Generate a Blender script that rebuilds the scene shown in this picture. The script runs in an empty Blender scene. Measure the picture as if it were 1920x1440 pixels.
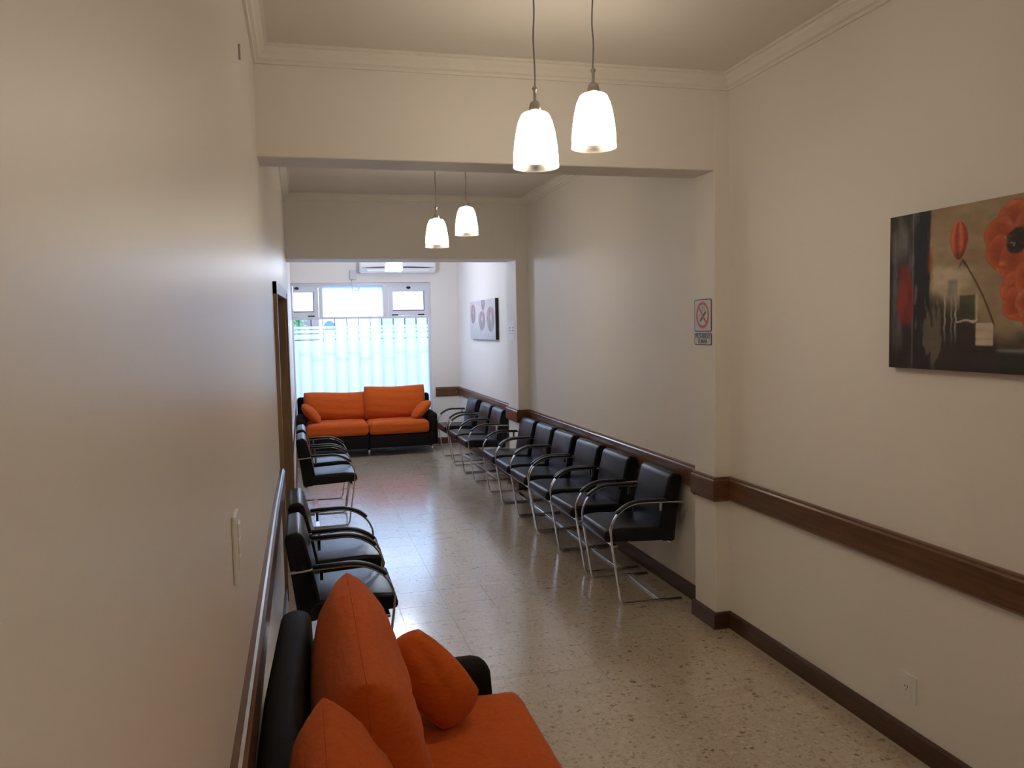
import bpy, bmesh, math, random
import numpy as np
from mathutils import Vector, Matrix

random.seed(7)
rng = np.random.default_rng(7)
S = bpy.context.scene
COL = S.collection
PI = math.pi

# ------------------------------------------------------------------ camera
CAM_H, F_PX, YAW, PITCH, ROLL = 1.69, 1523.2, 0.2526, 0.0700, -0.0208
cam_data = bpy.data.cameras.new('camera')
cam_data.sensor_fit = 'HORIZONTAL'
cam_data.sensor_width = 36.0
cam_data.lens = F_PX / 1920 * 36.0
cam_data.clip_start = 0.02
cam = bpy.data.objects.new('camera', cam_data)
COL.objects.link(cam)
cy, sy, cp, sp, cr, sr = (math.cos(YAW), math.sin(YAW), math.cos(PITCH), math.sin(PITCH), math.cos(ROLL), math.sin(ROLL))
_r, _f, _u0 = Vector((cy, -sy, 0)), Vector((sy, cy, 0)), Vector((0, 0, 1))
f2, u2 = cp * _f - sp * _u0, sp * _f + cp * _u0
r3, u3 = cr * _r + sr * u2, -sr * _r + cr * u2
m = Matrix((r3, u3, -f2)).transposed().to_4x4()
m.translation = (0, 0, CAM_H)
cam.matrix_world = m
S.camera = cam

# ------------------------------------------------------------------ world and exposure
S.view_settings.view_transform = 'Standard'
S.view_settings.look = 'None'
S.view_settings.gamma = 1.0
S.view_settings.use_curve_mapping = False
S.view_settings.exposure = 0.0
S.cycles.max_bounces = 12
S.cycles.diffuse_bounces = 7
S.cycles.glossy_bounces = 5
S.cycles.transparent_max_bounces = 12
S.cycles.use_denoising = True
SKY = 7.4
world = bpy.data.worlds.new('overcast_sky')
S.world = world
world.use_nodes = True
bg = world.node_tree.nodes['Background']
bg.inputs[0].default_value = (0.72, 0.98, 1.48, 1)
bg.inputs[1].default_value = SKY
LAMP_E = 13.0
LAMP_COL = (1.0, 0.87, 0.69)

# ------------------------------------------------------------------ materials
def new_mat(name):
    mt = bpy.data.materials.new(name)
    mt.use_nodes = True
    nt = mt.node_tree
    return mt, nt, nt.nodes['Principled BSDF']

def pmat(name, col, rough=0.5, metal=0.0, spec=0.5, coat=0.0, noise=0.0, nscale=8.0, bump=0.0, bscale=60.0, sheen=0.0):
    mt, nt, b = new_mat(name)
    b.inputs['Base Color'].default_value = (*col, 1)
    b.inputs['Roughness'].default_value = rough
    b.inputs['Metallic'].default_value = metal
    b.inputs['Specular IOR Level'].default_value = spec
    b.inputs['Coat Weight'].default_value = coat
    if sheen:
        b.inputs['Sheen Weight'].default_value = sheen
    if noise:
        geo = nt.nodes.new('ShaderNodeNewGeometry')
        nz = nt.nodes.new('ShaderNodeTexNoise'); nz.inputs['Scale'].default_value = nscale
        nt.links.new(geo.outputs['Position'], nz.inputs['Vector'])
        mx = nt.nodes.new('ShaderNodeMix'); mx.data_type = 'RGBA'
        mx.inputs[6].default_value = (*[c * (1 - noise) for c in col], 1)
        mx.inputs[7].default_value = (*[min(1, c * (1 + noise)) for c in col], 1)
        nt.links.new(nz.outputs['Fac'], mx.inputs[0])
        nt.links.new(mx.outputs[2], b.inputs['Base Color'])
    if bump:
        geo2 = nt.nodes.new('ShaderNodeNewGeometry')
        nb = nt.nodes.new('ShaderNodeTexNoise'); nb.inputs['Scale'].default_value = bscale
        nt.links.new(geo2.outputs['Position'], nb.inputs['Vector'])
        bp = nt.nodes.new('ShaderNodeBump'); bp.inputs['Strength'].default_value = bump; bp.inputs['Distance'].default_value = 0.004
        nt.links.new(nb.outputs['Fac'], bp.inputs['Height'])
        nt.links.new(bp.outputs['Normal'], b.inputs['Normal'])
    return mt

M = {}
M['wall'] = pmat('wall_paint', (0.80, 0.76, 0.71), 0.55, spec=0.3, noise=0.015, nscale=1.5, bump=0.05, bscale=90)
M['wall_left'] = pmat('gloss_wall_paint', (0.79, 0.745, 0.69), 0.40, spec=0.4, noise=0.02, nscale=1.2, bump=0.06, bscale=14)
M['ceiling'] = pmat('ceiling_paint', (0.74, 0.70, 0.64), 0.8, spec=0.2, noise=0.02, nscale=1.0)
M['cornice'] = pmat('cornice_plaster', (0.79, 0.75, 0.68), 0.7, spec=0.2)
M['leather'] = pmat('black_leather', (0.006, 0.007, 0.010), 0.31, spec=0.32, bump=0.12, bscale=220)
M['pad'] = pmat('black_arm_pad', (0.010, 0.010, 0.012), 0.42, spec=0.45)
M['chrome'] = pmat('chrome', (0.72, 0.72, 0.74), 0.12, metal=1.0)
M['sofa_black'] = pmat('sofa_black_leatherette', (0.013, 0.0105, 0.009), 0.62, spec=0.05, bump=0.15, bscale=150)
M['alu'] = pmat('white_lacquered_aluminium', (0.72, 0.72, 0.75), 0.35, spec=0.5)
M['black_plastic'] = pmat('black_plastic', (0.015, 0.016, 0.022), 0.4)
M['white_plastic'] = pmat('white_plastic', (0.78, 0.77, 0.74), 0.35)
M['grey_plastic'] = pmat('grey_plastic', (0.55, 0.56, 0.58), 0.4)
M['ac_white'] = pmat('air_conditioner_white', (0.80, 0.80, 0.82), 0.22)
M['cord'] = pmat('grey_cord', (0.20, 0.19, 0.18), 0.5)
M['nickel'] = pmat('satin_nickel', (0.45, 0.43, 0.41), 0.3, metal=1.0)
M['sign_white'] = pmat('sign_white', (0.62, 0.60, 0.57), 0.4)
M['sign_red'] = pmat('sign_red', (0.55, 0.06, 0.05), 0.4)
M['sign_black'] = pmat('sign_black', (0.02, 0.02, 0.02), 0.4)
M['sign_grey'] = pmat('sign_grey', (0.30, 0.33, 0.30), 0.5)
M['paper'] = pmat('paper', (0.85, 0.86, 0.88), 0.7)
M['canvas_edge'] = pmat('canvas_edge_dark', (0.022, 0.018, 0.018), 0.7)
M['iron'] = pmat('grille_iron', (0.10, 0.10, 0.11), 0.5)
M['pavement'] = pmat('pavement', (0.42, 0.41, 0.40), 0.9, noise=0.15, nscale=4)
M['asphalt'] = pmat('asphalt', (0.16, 0.16, 0.17), 0.9, noise=0.1, nscale=3)
M['facade_brown'] = pmat('facade_brown', (0.15, 0.105, 0.10), 0.9, noise=0.35, nscale=6)
M['facade_grey'] = pmat('facade_grey', (0.23, 0.24, 0.27), 0.9, noise=0.35, nscale=7)
M['facade_white'] = pmat('facade_white', (0.8, 0.82, 0.8), 0.9)
M['leaf'] = pmat('leaf_green', (0.06, 0.22, 0.07), 0.6, noise=0.4, nscale=12)
M['blue_sign'] = pmat('blue_sign', (0.06, 0.11, 0.20), 0.4)
M['white_paint'] = pmat('white_post_paint', (0.85, 0.85, 0.85), 0.4)
M['lettering'] = M['sign_black']

def wood(name, c1, c2, axis_scale, rough=0.3):
    mt, nt, b = new_mat(name)
    geo = nt.nodes.new('ShaderNodeNewGeometry')
    mp = nt.nodes.new('ShaderNodeMapping'); mp.inputs['Scale'].default_value = axis_scale
    nz = nt.nodes.new('ShaderNodeTexNoise'); nz.inputs['Scale'].default_value = 4; nz.inputs['Detail'].default_value = 6; nz.inputs['Distortion'].default_value = 0.6
    nt.links.new(geo.outputs['Position'], mp.inputs['Vector']); nt.links.new(mp.outputs[0], nz.inputs['Vector'])
    rp = nt.nodes.new('ShaderNodeValToRGB')
    rp.color_ramp.elements[0].position = 0.3; rp.color_ramp.elements[0].color = (*c1, 1)
    rp.color_ramp.elements[1].position = 0.7; rp.color_ramp.elements[1].color = (*c2, 1)
    nt.links.new(nz.outputs['Fac'], rp.inputs[0]); nt.links.new(rp.outputs[0], b.inputs['Base Color'])
    b.inputs['Roughness'].default_value = rough
    b.inputs['Specular IOR Level'].default_value = 0.5
    return mt
M['rail_wood'] = wood('varnished_rail_wood', (0.095, 0.042, 0.019), (0.16, 0.074, 0.035), (6, 0.8, 14), 0.28)
M['base_wood'] = wood('baseboard_wood', (0.055, 0.022, 0.009), (0.085, 0.036, 0.015), (6, 0.8, 14), 0.4)
M['door_wood'] = wood('door_wood', (0.27, 0.17, 0.095), (0.36, 0.235, 0.135), (9, 9, 0.9), 0.35)

def fabric(name, c):
    mt, nt, b = new_mat(name)
    geo = nt.nodes.new('ShaderNodeNewGeometry')
    mp = nt.nodes.new('ShaderNodeMapping'); mp.inputs['Scale'].default_value = (1, 1, 3.0)
    nt.links.new(geo.outputs['Position'], mp.inputs['Vector'])
    wv = nt.nodes.new('ShaderNodeTexNoise'); wv.inputs['Scale'].default_value = 55; wv.inputs['Detail'].default_value = 4
    nt.links.new(mp.outputs[0], wv.inputs['Vector'])
    mx = nt.nodes.new('ShaderNodeMix'); mx.data_type = 'RGBA'
    mx.inputs[6].default_value = (*[k * 0.78 for k in c], 1); mx.inputs[7].default_value = (*[k * 1.2 for k in c], 1)
    nt.links.new(wv.outputs['Fac'], mx.inputs[0]); nt.links.new(mx.outputs[2], b.inputs['Base Color'])
    fine = nt.nodes.new('ShaderNodeTexNoise'); fine.inputs['Scale'].default_value = 420
    nt.links.new(geo.outputs['Position'], fine.inputs['Vector'])
    bp = nt.nodes.new('ShaderNodeBump'); bp.inputs['Strength'].default_value = 0.25; bp.inputs['Distance'].default_value = 0.002
    nt.links.new(fine.outputs['Fac'], bp.inputs['Height'])
    soft = nt.nodes.new('ShaderNodeTexNoise'); soft.inputs['Scale'].default_value = 9; soft.inputs['Detail'].default_value = 2; soft.inputs['Distortion'].default_value = 0.8
    nt.links.new(mp.outputs[0], soft.inputs['Vector'])
    b2 = nt.nodes.new('ShaderNodeBump'); b2.inputs['Strength'].default_value = 0.3; b2.inputs['Distance'].default_value = 0.02
    nt.links.new(soft.outputs['Fac'], b2.inputs['Height']); nt.links.new(bp.outputs['Normal'], b2.inputs['Normal']); nt.links.new(b2.outputs['Normal'], b.inputs['Normal'])
    b.inputs['Roughness'].default_value = 0.85
    b.inputs['Specular IOR Level'].default_value = 0.08
    b.inputs['Sheen Weight'].default_value = 0.16
    b.inputs['Sheen Tint'].default_value = (1, 0.6, 0.45, 1)
    return mt
M['orange'] = fabric('orange_chenille', (0.52, 0.090, 0.012))

def terrazzo():
    mt, nt, b = new_mat('polished_terrazzo')
    N, L = nt.nodes, nt.links
    geo = N.new('ShaderNodeNewGeometry')
    oi = N.new('ShaderNodeObjectInfo')
    big = N.new('ShaderNodeTexNoise'); big.inputs['Scale'].default_value = 2.2; big.inputs['Detail'].default_value = 5
    L.new(geo.outputs['Position'], big.inputs['Vector'])
    base = N.new('ShaderNodeMix'); base.data_type = 'RGBA'
    base.inputs[6].default_value = (0.42, 0.34, 0.245, 1); base.inputs[7].default_value = (0.53, 0.44, 0.335, 1)
    L.new(big.outputs['Fac'], base.inputs[0])
    cur = base.outputs[2]
    tint = N.new('ShaderNodeMapRange'); tint.inputs[3].default_value = 0.97; tint.inputs[4].default_value = 1.03
    L.new(oi.outputs['Random'], tint.inputs[0])
    hs = N.new('ShaderNodeHueSaturation'); L.new(tint.outputs[0], hs.inputs['Value']); L.new(cur, hs.inputs['Color'])
    cur = hs.outputs[0]
    def chips(scale, keep, edge, col, off):
        nonlocal cur
        mp = N.new('ShaderNodeMapping'); mp.inputs['Location'].default_value = (off, off * 0.7, 0); mp.inputs['Scale'].default_value = (1, 1, 0.02)
        L.new(geo.outputs['Position'], mp.inputs[0])
        v1 = N.new('ShaderNodeTexVoronoi'); v1.inputs['Scale'].default_value = scale
        v2 = N.new('ShaderNodeTexVoronoi'); v2.feature = 'DISTANCE_TO_EDGE'; v2.inputs['Scale'].default_value = scale
        L.new(mp.outputs[0], v1.inputs['Vector']); L.new(mp.outputs[0], v2.inputs['Vector'])
        sepc = N.new('ShaderNodeSeparateColor'); L.new(v1.outputs['Color'], sepc.inputs[0])
        k = N.new('ShaderNodeMath'); k.operation = 'GREATER_THAN'; k.inputs[1].default_value = keep; L.new(sepc.outputs[0], k.inputs[0])
        th = N.new('ShaderNodeMath'); th.operation = 'MULTIPLY_ADD'; th.inputs[1].default_value = edge; th.inputs[2].default_value = edge * 0.5; L.new(sepc.outputs[1], th.inputs[0])
        e = N.new('ShaderNodeMath'); e.operation = 'GREATER_THAN'; L.new(v2.outputs['Distance'], e.inputs[0]); L.new(th.outputs[0], e.inputs[1])
        mk = N.new('ShaderNodeMath'); mk.operation = 'MULTIPLY'; L.new(k.outputs[0], mk.inputs[0]); L.new(e.outputs[0], mk.inputs[1])
        st = N.new('ShaderNodeMath'); st.operation = 'MULTIPLY'; L.new(mk.outputs[0], st.inputs[0])
        rr = N.new('ShaderNodeMapRange'); rr.inputs[3].default_value = 0.45; rr.inputs[4].default_value = 0.95; L.new(sepc.outputs[2], rr.inputs[0])
        L.new(rr.outputs[0], st.inputs[1])
        mx = N.new('ShaderNodeMix'); mx.data_type = 'RGBA'; L.new(st.outputs[0], mx.inputs[0]); L.new(cur, mx.inputs[6]); mx.inputs[7].default_value = (*col, 1)
        cur = mx.outputs[2]
    chips(75, 0.66, 0.10, (0.34, 0.26, 0.17), 3.1)
    chips(60, 0.70, 0.14, (0.56, 0.47, 0.35), 1.7)
    chips(46, 0.86, 0.16, (0.21, 0.145, 0.08), 7.7)
    chips(38, 0.955, 0.16, (0.12, 0.078, 0.042), 11.3)
    L.new(cur, b.inputs['Base Color'])
    rn = N.new('ShaderNodeTexNoise'); rn.inputs['Scale'].default_value = 3.0; rn.inputs['Detail'].default_value = 4
    mp = N.new('ShaderNodeMapping'); mp.inputs['Scale'].default_value = (0.5, 2.2, 1); L.new(geo.outputs['Position'], mp.inputs[0]); L.new(mp.outputs[0], rn.inputs['Vector'])
    rr = N.new('ShaderNodeMapRange'); rr.inputs[1].default_value = 0.3; rr.inputs[2].default_value = 0.7; rr.inputs[3].default_value = 0.26; rr.inputs[4].default_value = 0.36
    L.new(rn.outputs['Fac'], rr.inputs[0]); L.new(rr.outputs[0], b.inputs['Roughness'])
    b.inputs['Specular IOR Level'].default_value = 0.25
    b.inputs['Coat Weight'].default_value = 1.0
    b.inputs['Coat Roughness'].default_value = 0.165
    b.inputs['Coat IOR'].default_value = 2.2
    return mt
M['terrazzo'] = terrazzo()
M['grout'] = pmat('terrazzo_grout', (0.40, 0.33, 0.24), 0.7)

def emit(name, col, s):
    mt, nt, b = new_mat(name)
    b.inputs['Base Color'].default_value = (0.9, 0.9, 0.88, 1)
    b.inputs['Emission Color'].default_value = (*col, 1)
    b.inputs['Emission Strength'].default_value = s
    b.inputs['Roughness'].default_value = 0.25
    return mt
M['shade'] = emit('lit_opal_glass', LAMP_COL, LAMP_E)
M['bulb'] = emit('lit_bulb', (1, 0.88, 0.68), 30)
M['room3_shade'] = emit('lit_square_glass', (0.84, 0.93, 1.14), 92)

def glassy(name, transp, tint=(1, 1, 1), gl=0.06, rough=0.02):
    mt, nt, b = new_mat(name)
    N, L = nt.nodes, nt.links
    N.remove(b)
    t = N.new('ShaderNodeBsdfTransparent'); t.inputs[0].default_value = (*tint, 1)
    g = N.new('ShaderNodeBsdfGlossy'); g.inputs['Roughness'].default_value = rough
    fr = N.new('ShaderNodeFresnel'); fr.inputs['IOR'].default_value = 1.45
    mx = N.new('ShaderNodeMixShader'); L.new(fr.outputs[0], mx.inputs[0]); L.new(t.outputs[0], mx.inputs[1]); L.new(g.outputs[0], mx.inputs[2])
    L.new(mx.outputs[0], N['Material Output'].inputs[0])
    return mt
M['glass'] = glassy('window_glass', 0.95, (0.97, 0.99, 0.99))
def rim_glass():
    mt, nt, b = new_mat('clear_shade_rim_glass')
    N, L = nt.nodes, nt.links
    t = N.new('ShaderNodeBsdfTransparent'); t.inputs[0].default_value = (0.96, 0.95, 0.93, 1)
    b.inputs['Roughness'].default_value = 0.05
    b.inputs['Base Color'].default_value = (0.9, 0.9, 0.88, 1)
    lw = N.new('ShaderNodeLayerWeight'); lw.inputs[0].default_value = 0.35
    mx = N.new('ShaderNodeMixShader'); L.new(lw.outputs['Facing'], mx.inputs[0]); L.new(t.outputs[0], mx.inputs[1]); L.new(b.outputs[0], mx.inputs[2])
    L.new(mx.outputs[0], N['Material Output'].inputs[0])
    return mt
M['rim'] = rim_glass()

def frosted(name, col, clear):
    mt, nt, b = new_mat(name)
    N, L = nt.nodes, nt.links
    N.remove(b)
    tl = N.new('ShaderNodeBsdfTranslucent'); tl.inputs[0].default_value = (*col, 1)
    df = N.new('ShaderNodeBsdfDiffuse'); df.inputs[0].default_value = (0.75, 0.78, 0.8, 1)
    tp = N.new('ShaderNodeBsdfTransparent')
    m1 = N.new('ShaderNodeMixShader'); m1.inputs[0].default_value = 0.18; L.new(tl.outputs[0], m1.inputs[1]); L.new(df.outputs[0], m1.inputs[2])
    m2 = N.new('ShaderNodeMixShader'); m2.inputs[0].default_value = clear; L.new(m1.outputs[0], m2.inputs[1]); L.new(tp.outputs[0], m2.inputs[2])
    L.new(m2.outputs[0], N['Material Output'].inputs[0])
    return mt
M['film'] = frosted('frosted_film', (0.90, 0.93, 0.94), 0.17)
M['frost_pane'] = frosted('frosted_pane', (0.74, 0.80, 0.86), 0.12)

def painted(name):
    mt, nt, b = new_mat(name)
    at = nt.nodes.new('ShaderNodeVertexColor'); at.layer_name = 'paint'
    nt.links.new(at.outputs[0], b.inputs['Base Color'])
    geo = nt.nodes.new('ShaderNodeNewGeometry')
    nz = nt.nodes.new('ShaderNodeTexNoise'); nz.inputs['Scale'].default_value = 160
    nt.links.new(geo.outputs['Position'], nz.inputs['Vector'])
    bp = nt.nodes.new('ShaderNodeBump'); bp.inputs['Strength'].default_value = 0.2; bp.inputs['Distance'].default_value = 0.002
    nt.links.new(nz.outputs['Fac'], bp.inputs['Height']); nt.links.new(bp.outputs['Normal'], b.inputs['Normal'])
    b.inputs['Roughness'].default_value = 0.55
    b.inputs['Specular IOR Level'].default_value = 0.3
    return mt
M['paint'] = painted('painted_canvas')

# ------------------------------------------------------------------ mesh helpers
def link(name, me, mat=None, parent=None, smooth=False):
    me.name = name
    o = bpy.data.objects.new(name, me)
    COL.objects.link(o)
    if mat is not None:
        me.materials.clear()
        me.materials.append(M[mat] if isinstance(mat, str) else mat)
    if parent is not None:
        o.parent = parent
    if smooth:
        for p in me.polygons:
            p.use_smooth = True
    return o

def from_bm(name, bm, mat, parent=None, smooth=False):
    bmesh.ops.recalc_face_normals(bm, faces=bm.faces)
    me = bpy.data.meshes.new(name)
    bm.to_mesh(me); bm.free()
    return link(name, me, mat, parent, smooth)

def add_box(bm, x0, x1, y0, y1, z0, z1, bev=0.0, seg=2):
    vs = [bm.verts.new(p) for p in ((x0, y0, z0), (x1, y0, z0), (x1, y1, z0), (x0, y1, z0), (x0, y0, z1), (x1, y0, z1), (x1, y1, z1), (x0, y1, z1))]
    fs = [bm.faces.new([vs[i] for i in q]) for q in ((0, 3, 2, 1), (4, 5, 6, 7), (0, 1, 5, 4), (1, 2, 6, 5), (2, 3, 7, 6), (3, 0, 4, 7))]
    if bev:
        es = list({e for f in fs for e in f.edges})
        bmesh.ops.bevel(bm, geom=es, offset=bev, segments=seg, affect='EDGES', profile=0.5)

def box(name, mat, parent, x0, x1, y0, y1, z0, z1, bev=0.0, seg=2, smooth=False):
    bm = bmesh.new(); add_box(bm, x0, x1, y0, y1, z0, z1, bev, seg)
    return from_bm(name, bm, mat, parent, smooth)

def add_tube(bm, path, r, n=10, closed=False):
    path = [Vector(p) for p in path]
    rings = []
    prev = None
    for i, p in enumerate(path):
        a = path[max(i - 1, 0)]; b = path[min(i + 1, len(path) - 1)]
        t = (b - a).normalized()
        ref = prev if prev is not None else (Vector((0, 0, 1)) if abs(t.z) < 0.9 else Vector((1, 0, 0)))
        s = t.cross(ref)
        if s.length < 1e-5:
            s = t.cross(Vector((0, 1, 0)))
        s.normalize(); u = s.cross(t).normalized(); prev = u
        rr = r[i] if isinstance(r, (list, tuple)) else r
        rings.append([bm.verts.new(p + s * rr * math.cos(k * 2 * PI / n) + u * rr * math.sin(k * 2 * PI / n)) for k in range(n)])
    for a, b in zip(rings, rings[1:]):
        for k in range(n):
            bm.faces.new((a[k], a[(k + 1) % n], b[(k + 1) % n], b[k]))
    bm.faces.new(rings[0]); bm.faces.new(rings[-1])

def add_lathe(bm, prof, cx=0, cy=0, n=32, cap0=False, cap1=False):
    rings = [[bm.verts.new((cx + r * math.cos(k * 2 * PI / n), cy + r * math.sin(k * 2 * PI / n), z)) for k in range(n)] for r, z in prof]
    for a, b in zip(rings, rings[1:]):
        for k in range(n):
            bm.faces.new((a[k], a[(k + 1) % n], b[(k + 1) % n], b[k]))
    if cap0: bm.faces.new(rings[0])
    if cap1: bm.faces.new(rings[-1])

def add_sweep(bm, path, frames, prof):
    """prof: list of (a,b); frames: list of (A,B) vectors per path point."""
    rings = []
    for p, (A, B) in zip(path, frames):
        rings.append([bm.verts.new(Vector(p) + A * a + B * b) for a, b in prof])
    n = len(prof)
    for r0, r1 in zip(rings, rings[1:]):
        for k in range(n):
            bm.faces.new((r0[k], r0[(k + 1) % n], r1[(k + 1) % n], r1[k]))
    bm.faces.new(rings[0]); bm.faces.new(rings[-1])

def wall_sweep(name, mat, pts, prof, side, z0, parent=None, kind=True):
    """sweep profile (out, up) along plan polyline; side=+1 means out is to the left of travel direction."""
    P2 = [Vector((p[0], p[1])) for p in pts]
    bm = bmesh.new()
    frames = []
    for i, p in enumerate(P2):
        ds = []
        if i > 0: ds.append((P2[i] - P2[i - 1]).normalized())
        if i < len(P2) - 1: ds.append((P2[i + 1] - P2[i]).normalized())
        ns = [Vector((-d.y, d.x)) * side for d in ds]
        if len(ns) == 2:
            b = (ns[0] + ns[1]).normalized()
            nv = b / max(0.3, b.dot(ns[0]))
        else:
            nv = ns[0]
        frames.append((Vector((nv.x, nv.y, 0)), Vector((0, 0, 1))))
    add_sweep(bm, [(p.x, p.y, z0) for p in P2], frames, prof)
    o = from_bm(name, bm, mat, parent)
    if kind and parent is None: o['kind'] = 'structure'
    return o

def thing(name, label, cat, loc=(0, 0, 0), rz=0.0, group=None):
    o = bpy.data.objects.new(name, None)
    o.empty_display_size = 0.1
    COL.objects.link(o)
    o.location = loc; o.rotation_euler = (0, 0, rz)
    o['label'] = label; o['category'] = cat
    if group: o['group'] = group
    return o

def tag(o, label, cat, group=None):
    o['label'] = label; o['category'] = cat
    if group: o['group'] = group
    return o

def struct(o):
    o['kind'] = 'structure'
    return o

def copy_tree(o, parent=None):
    c = o.copy(); COL.objects.link(c)
    c.parent = parent
    for ch in list(o.children):
        copy_tree(ch, c)
    return c

# ------------------------------------------------------------------ dimensions of the place
CEIL = 2.995
XR1, XR2, XR3 = 2.255, 2.275, 2.24
B1A, B1B, ZS1, XP1 = 3.98, 4.22, 2.50, 2.164      # first beam
B2A, B2B, ZS2, XP2 = 8.08, 8.50, 2.383, 2.15      # second beam
YB = 11.77                                         # window wall
YN = -1.6                                          # wall behind the camera
LEFT = [(-0.165, YN), (-0.165, 4.0), (-0.155, 5.2), (-0.115, 6.3), (-0.113, YB)]
def xl(y):
    for (xa, ya), (xb, yb) in zip(LEFT, LEFT[1:]):
        if ya <= y <= yb:
            return xa + (xb - xa) * (y - ya) / (yb - ya)
    return LEFT[-1][0]

# ------------------------------------------------------------------ floor of terrazzo tiles
floor = struct(box('floor', 'grout', None, -0.5, 2.6, YN - 0.2, YB + 0.3, -0.12, -0.0015))
T = 0.284
def tile_mesh(w, d):
    bm = bmesh.new()
    g = 0.0005
    x0, x1, y0, y1 = g, w - g, g, d - g
    c = 0.0003
    lo = [bm.verts.new(p) for p in ((x0, y0, -0.006), (x1, y0, -0.006), (x1, y1, -0.006), (x0, y1, -0.006))]
    hi = [bm.verts.new(p) for p in ((x0 + c, y0 + c, 0), (x1 - c, y0 + c, 0), (x1 - c, y1 - c, 0), (x0 + c, y1 - c, 0))]
    for k in range(4):
        bm.faces.new((lo[k], lo[(k + 1) % 4], hi[(k + 1) % 4], hi[k]))
    bm.faces.new(hi)
    bmesh.ops.recalc_face_normals(bm, faces=bm.faces)
    me = bpy.data.meshes.new('tile'); bm.to_mesh(me); bm.free()
    me.materials.append(M['terrazzo'])
    return me
TM, TN = tile_mesh(T, T), tile_mesh(0.14, T)
X0 = 0.80 - 3 * T
Y0 = 3.99 - 6 * T
for j in range(32):
    for i in range(-1, 8):
        o = bpy.data.objects.new('tile', TN if i < 0 else TM)
        COL.objects.link(o)
        o.parent = floor
        o.location = (X0 - 0.14 if i < 0 else X0 + i * T, Y0 + j * T, random.uniform(-0.00004, 0.00004))
bm = bmesh.new()
def flat_tile(x0, y0, w, d):
    g = 0.0015
    add_box(bm, x0 + g, x0 + w - g, y0 + g, y0 + d - g, -0.006, 0)
for j in range(-14, 0):
    for i in range(-1, 8):
        flat_tile(X0 - 0.14 if i < 0 else X0 + i * T, Y0 + j * T, 0.14 if i < 0 else T, T)
for j in range(32, 34):
    for i in range(-1, 8):
        flat_tile(X0 - 0.14 if i < 0 else X0 + i * T, Y0 + j * T, 0.14 if i < 0 else T, T)
rest = from_bm('tile_field', bm, 'terrazzo', floor)
rest['kind'] = 'stuff'

# ------------------------------------------------------------------ walls, ceiling, beams
struct(box('ceiling', 'ceiling', None, -0.5, 2.6, YN - 0.2, YB + 0.3, CEIL, CEIL + 0.15))

def wall_strip(name, mat, pts, thick, zs):
    bm = bmesh.new()
    a = [bm.verts.new((x, y, z)) for z in zs for x, y in pts]
    b = [bm.verts.new((x + thick, y, z)) for z in zs for x, y in pts]
    n = len(pts)
    for k in range(n - 1):
        bm.faces.new((a[k], a[k + 1], a[n + k + 1], a[n + k]))
        bm.faces.new((b[k], b[k + 1], b[n + k + 1], b[n + k]))
        bm.faces.new((a[k], a[k + 1], b[k + 1], b[k]))
        bm.faces.new((a[n + k], a[n + k + 1], b[n + k + 1], b[n + k]))
    for k in (0, n - 1):
        bm.faces.new((a[k], b[k], b[n + k], a[n + k]))
    return struct(from_bm(name, bm, mat))

# left wall leaves a door hole between y = 5.27 and 6.13
DY0, DY1, DZ = 5.27, 6.12, 1.93
def lpts(y0, y1):
    ys = [y0] + [y for _, y in LEFT if y0 < y < y1] + [y1]
    return [(xl(y), y) for y in ys]
wall_strip('wall_left', 'wall_left', lpts(YN, DY0), -0.2, (0, CEIL))
wall_strip('wall_left', 'wall_left', lpts(DY0, DY1), -0.2, (DZ, CEIL))
wall_strip('wall_left', 'wall_left', lpts(DY1, YB), -0.2, (0, CEIL))
wall_strip('wall_right', 'wall', [(XR1, YN), (XR1, B1A + 0.02)], 0.25, (0, CEIL))
wall_strip('wall_right', 'wall', [(XR2, B1A + 0.02), (XR2, B2A + 0.02)], 0.25, (0, CEIL))
wall_strip('wall_right', 'wall', [(XR3, B2A + 0.02), (XR3, YB)], 0.25, (0, CEIL))
struct(box('wall_near', 'wall', None, -0.4, 2.5, YN - 0.2, YN, 0, CEIL))
struct(box('pillar', 'wall', None, XP1, XR2 + 0.05, B1A, B1B, 0, CEIL, 0.004, 1))
struct(box('pillar', 'wall', None, XP2, XR2 + 0.05, B2A, B2B, 0, CEIL, 0.004, 1))
struct(box('beam', 'wall', None, -0.2, XP1 + 0.003, B1A + 0.001, B1B - 0.001, ZS1, CEIL, 0.004, 1))
struct(box('beam', 'wall', None, -0.2, XP2 + 0.003, B2A + 0.001, B2B - 0.001, ZS2, CEIL, 0.004, 1))

# window wall with its opening
WX0, WX1, WZ0, WZ1 = -0.113, 1.845, 0.14, 2.365
bm = bmesh.new()
add_box(bm, WX1, XR3 + 0.1, YB, YB + 0.22, 0, CEIL)
add_box(bm, -0.35, WX0, YB, YB + 0.22, 0, CEIL)
add_box(bm, WX0, WX1, YB, YB + 0.22, WZ1, CEIL)
add_box(bm, WX0, WX1, YB, YB + 0.22, 0, WZ0)
struct(from_bm('wall_far', bm, 'wall'))

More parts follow.
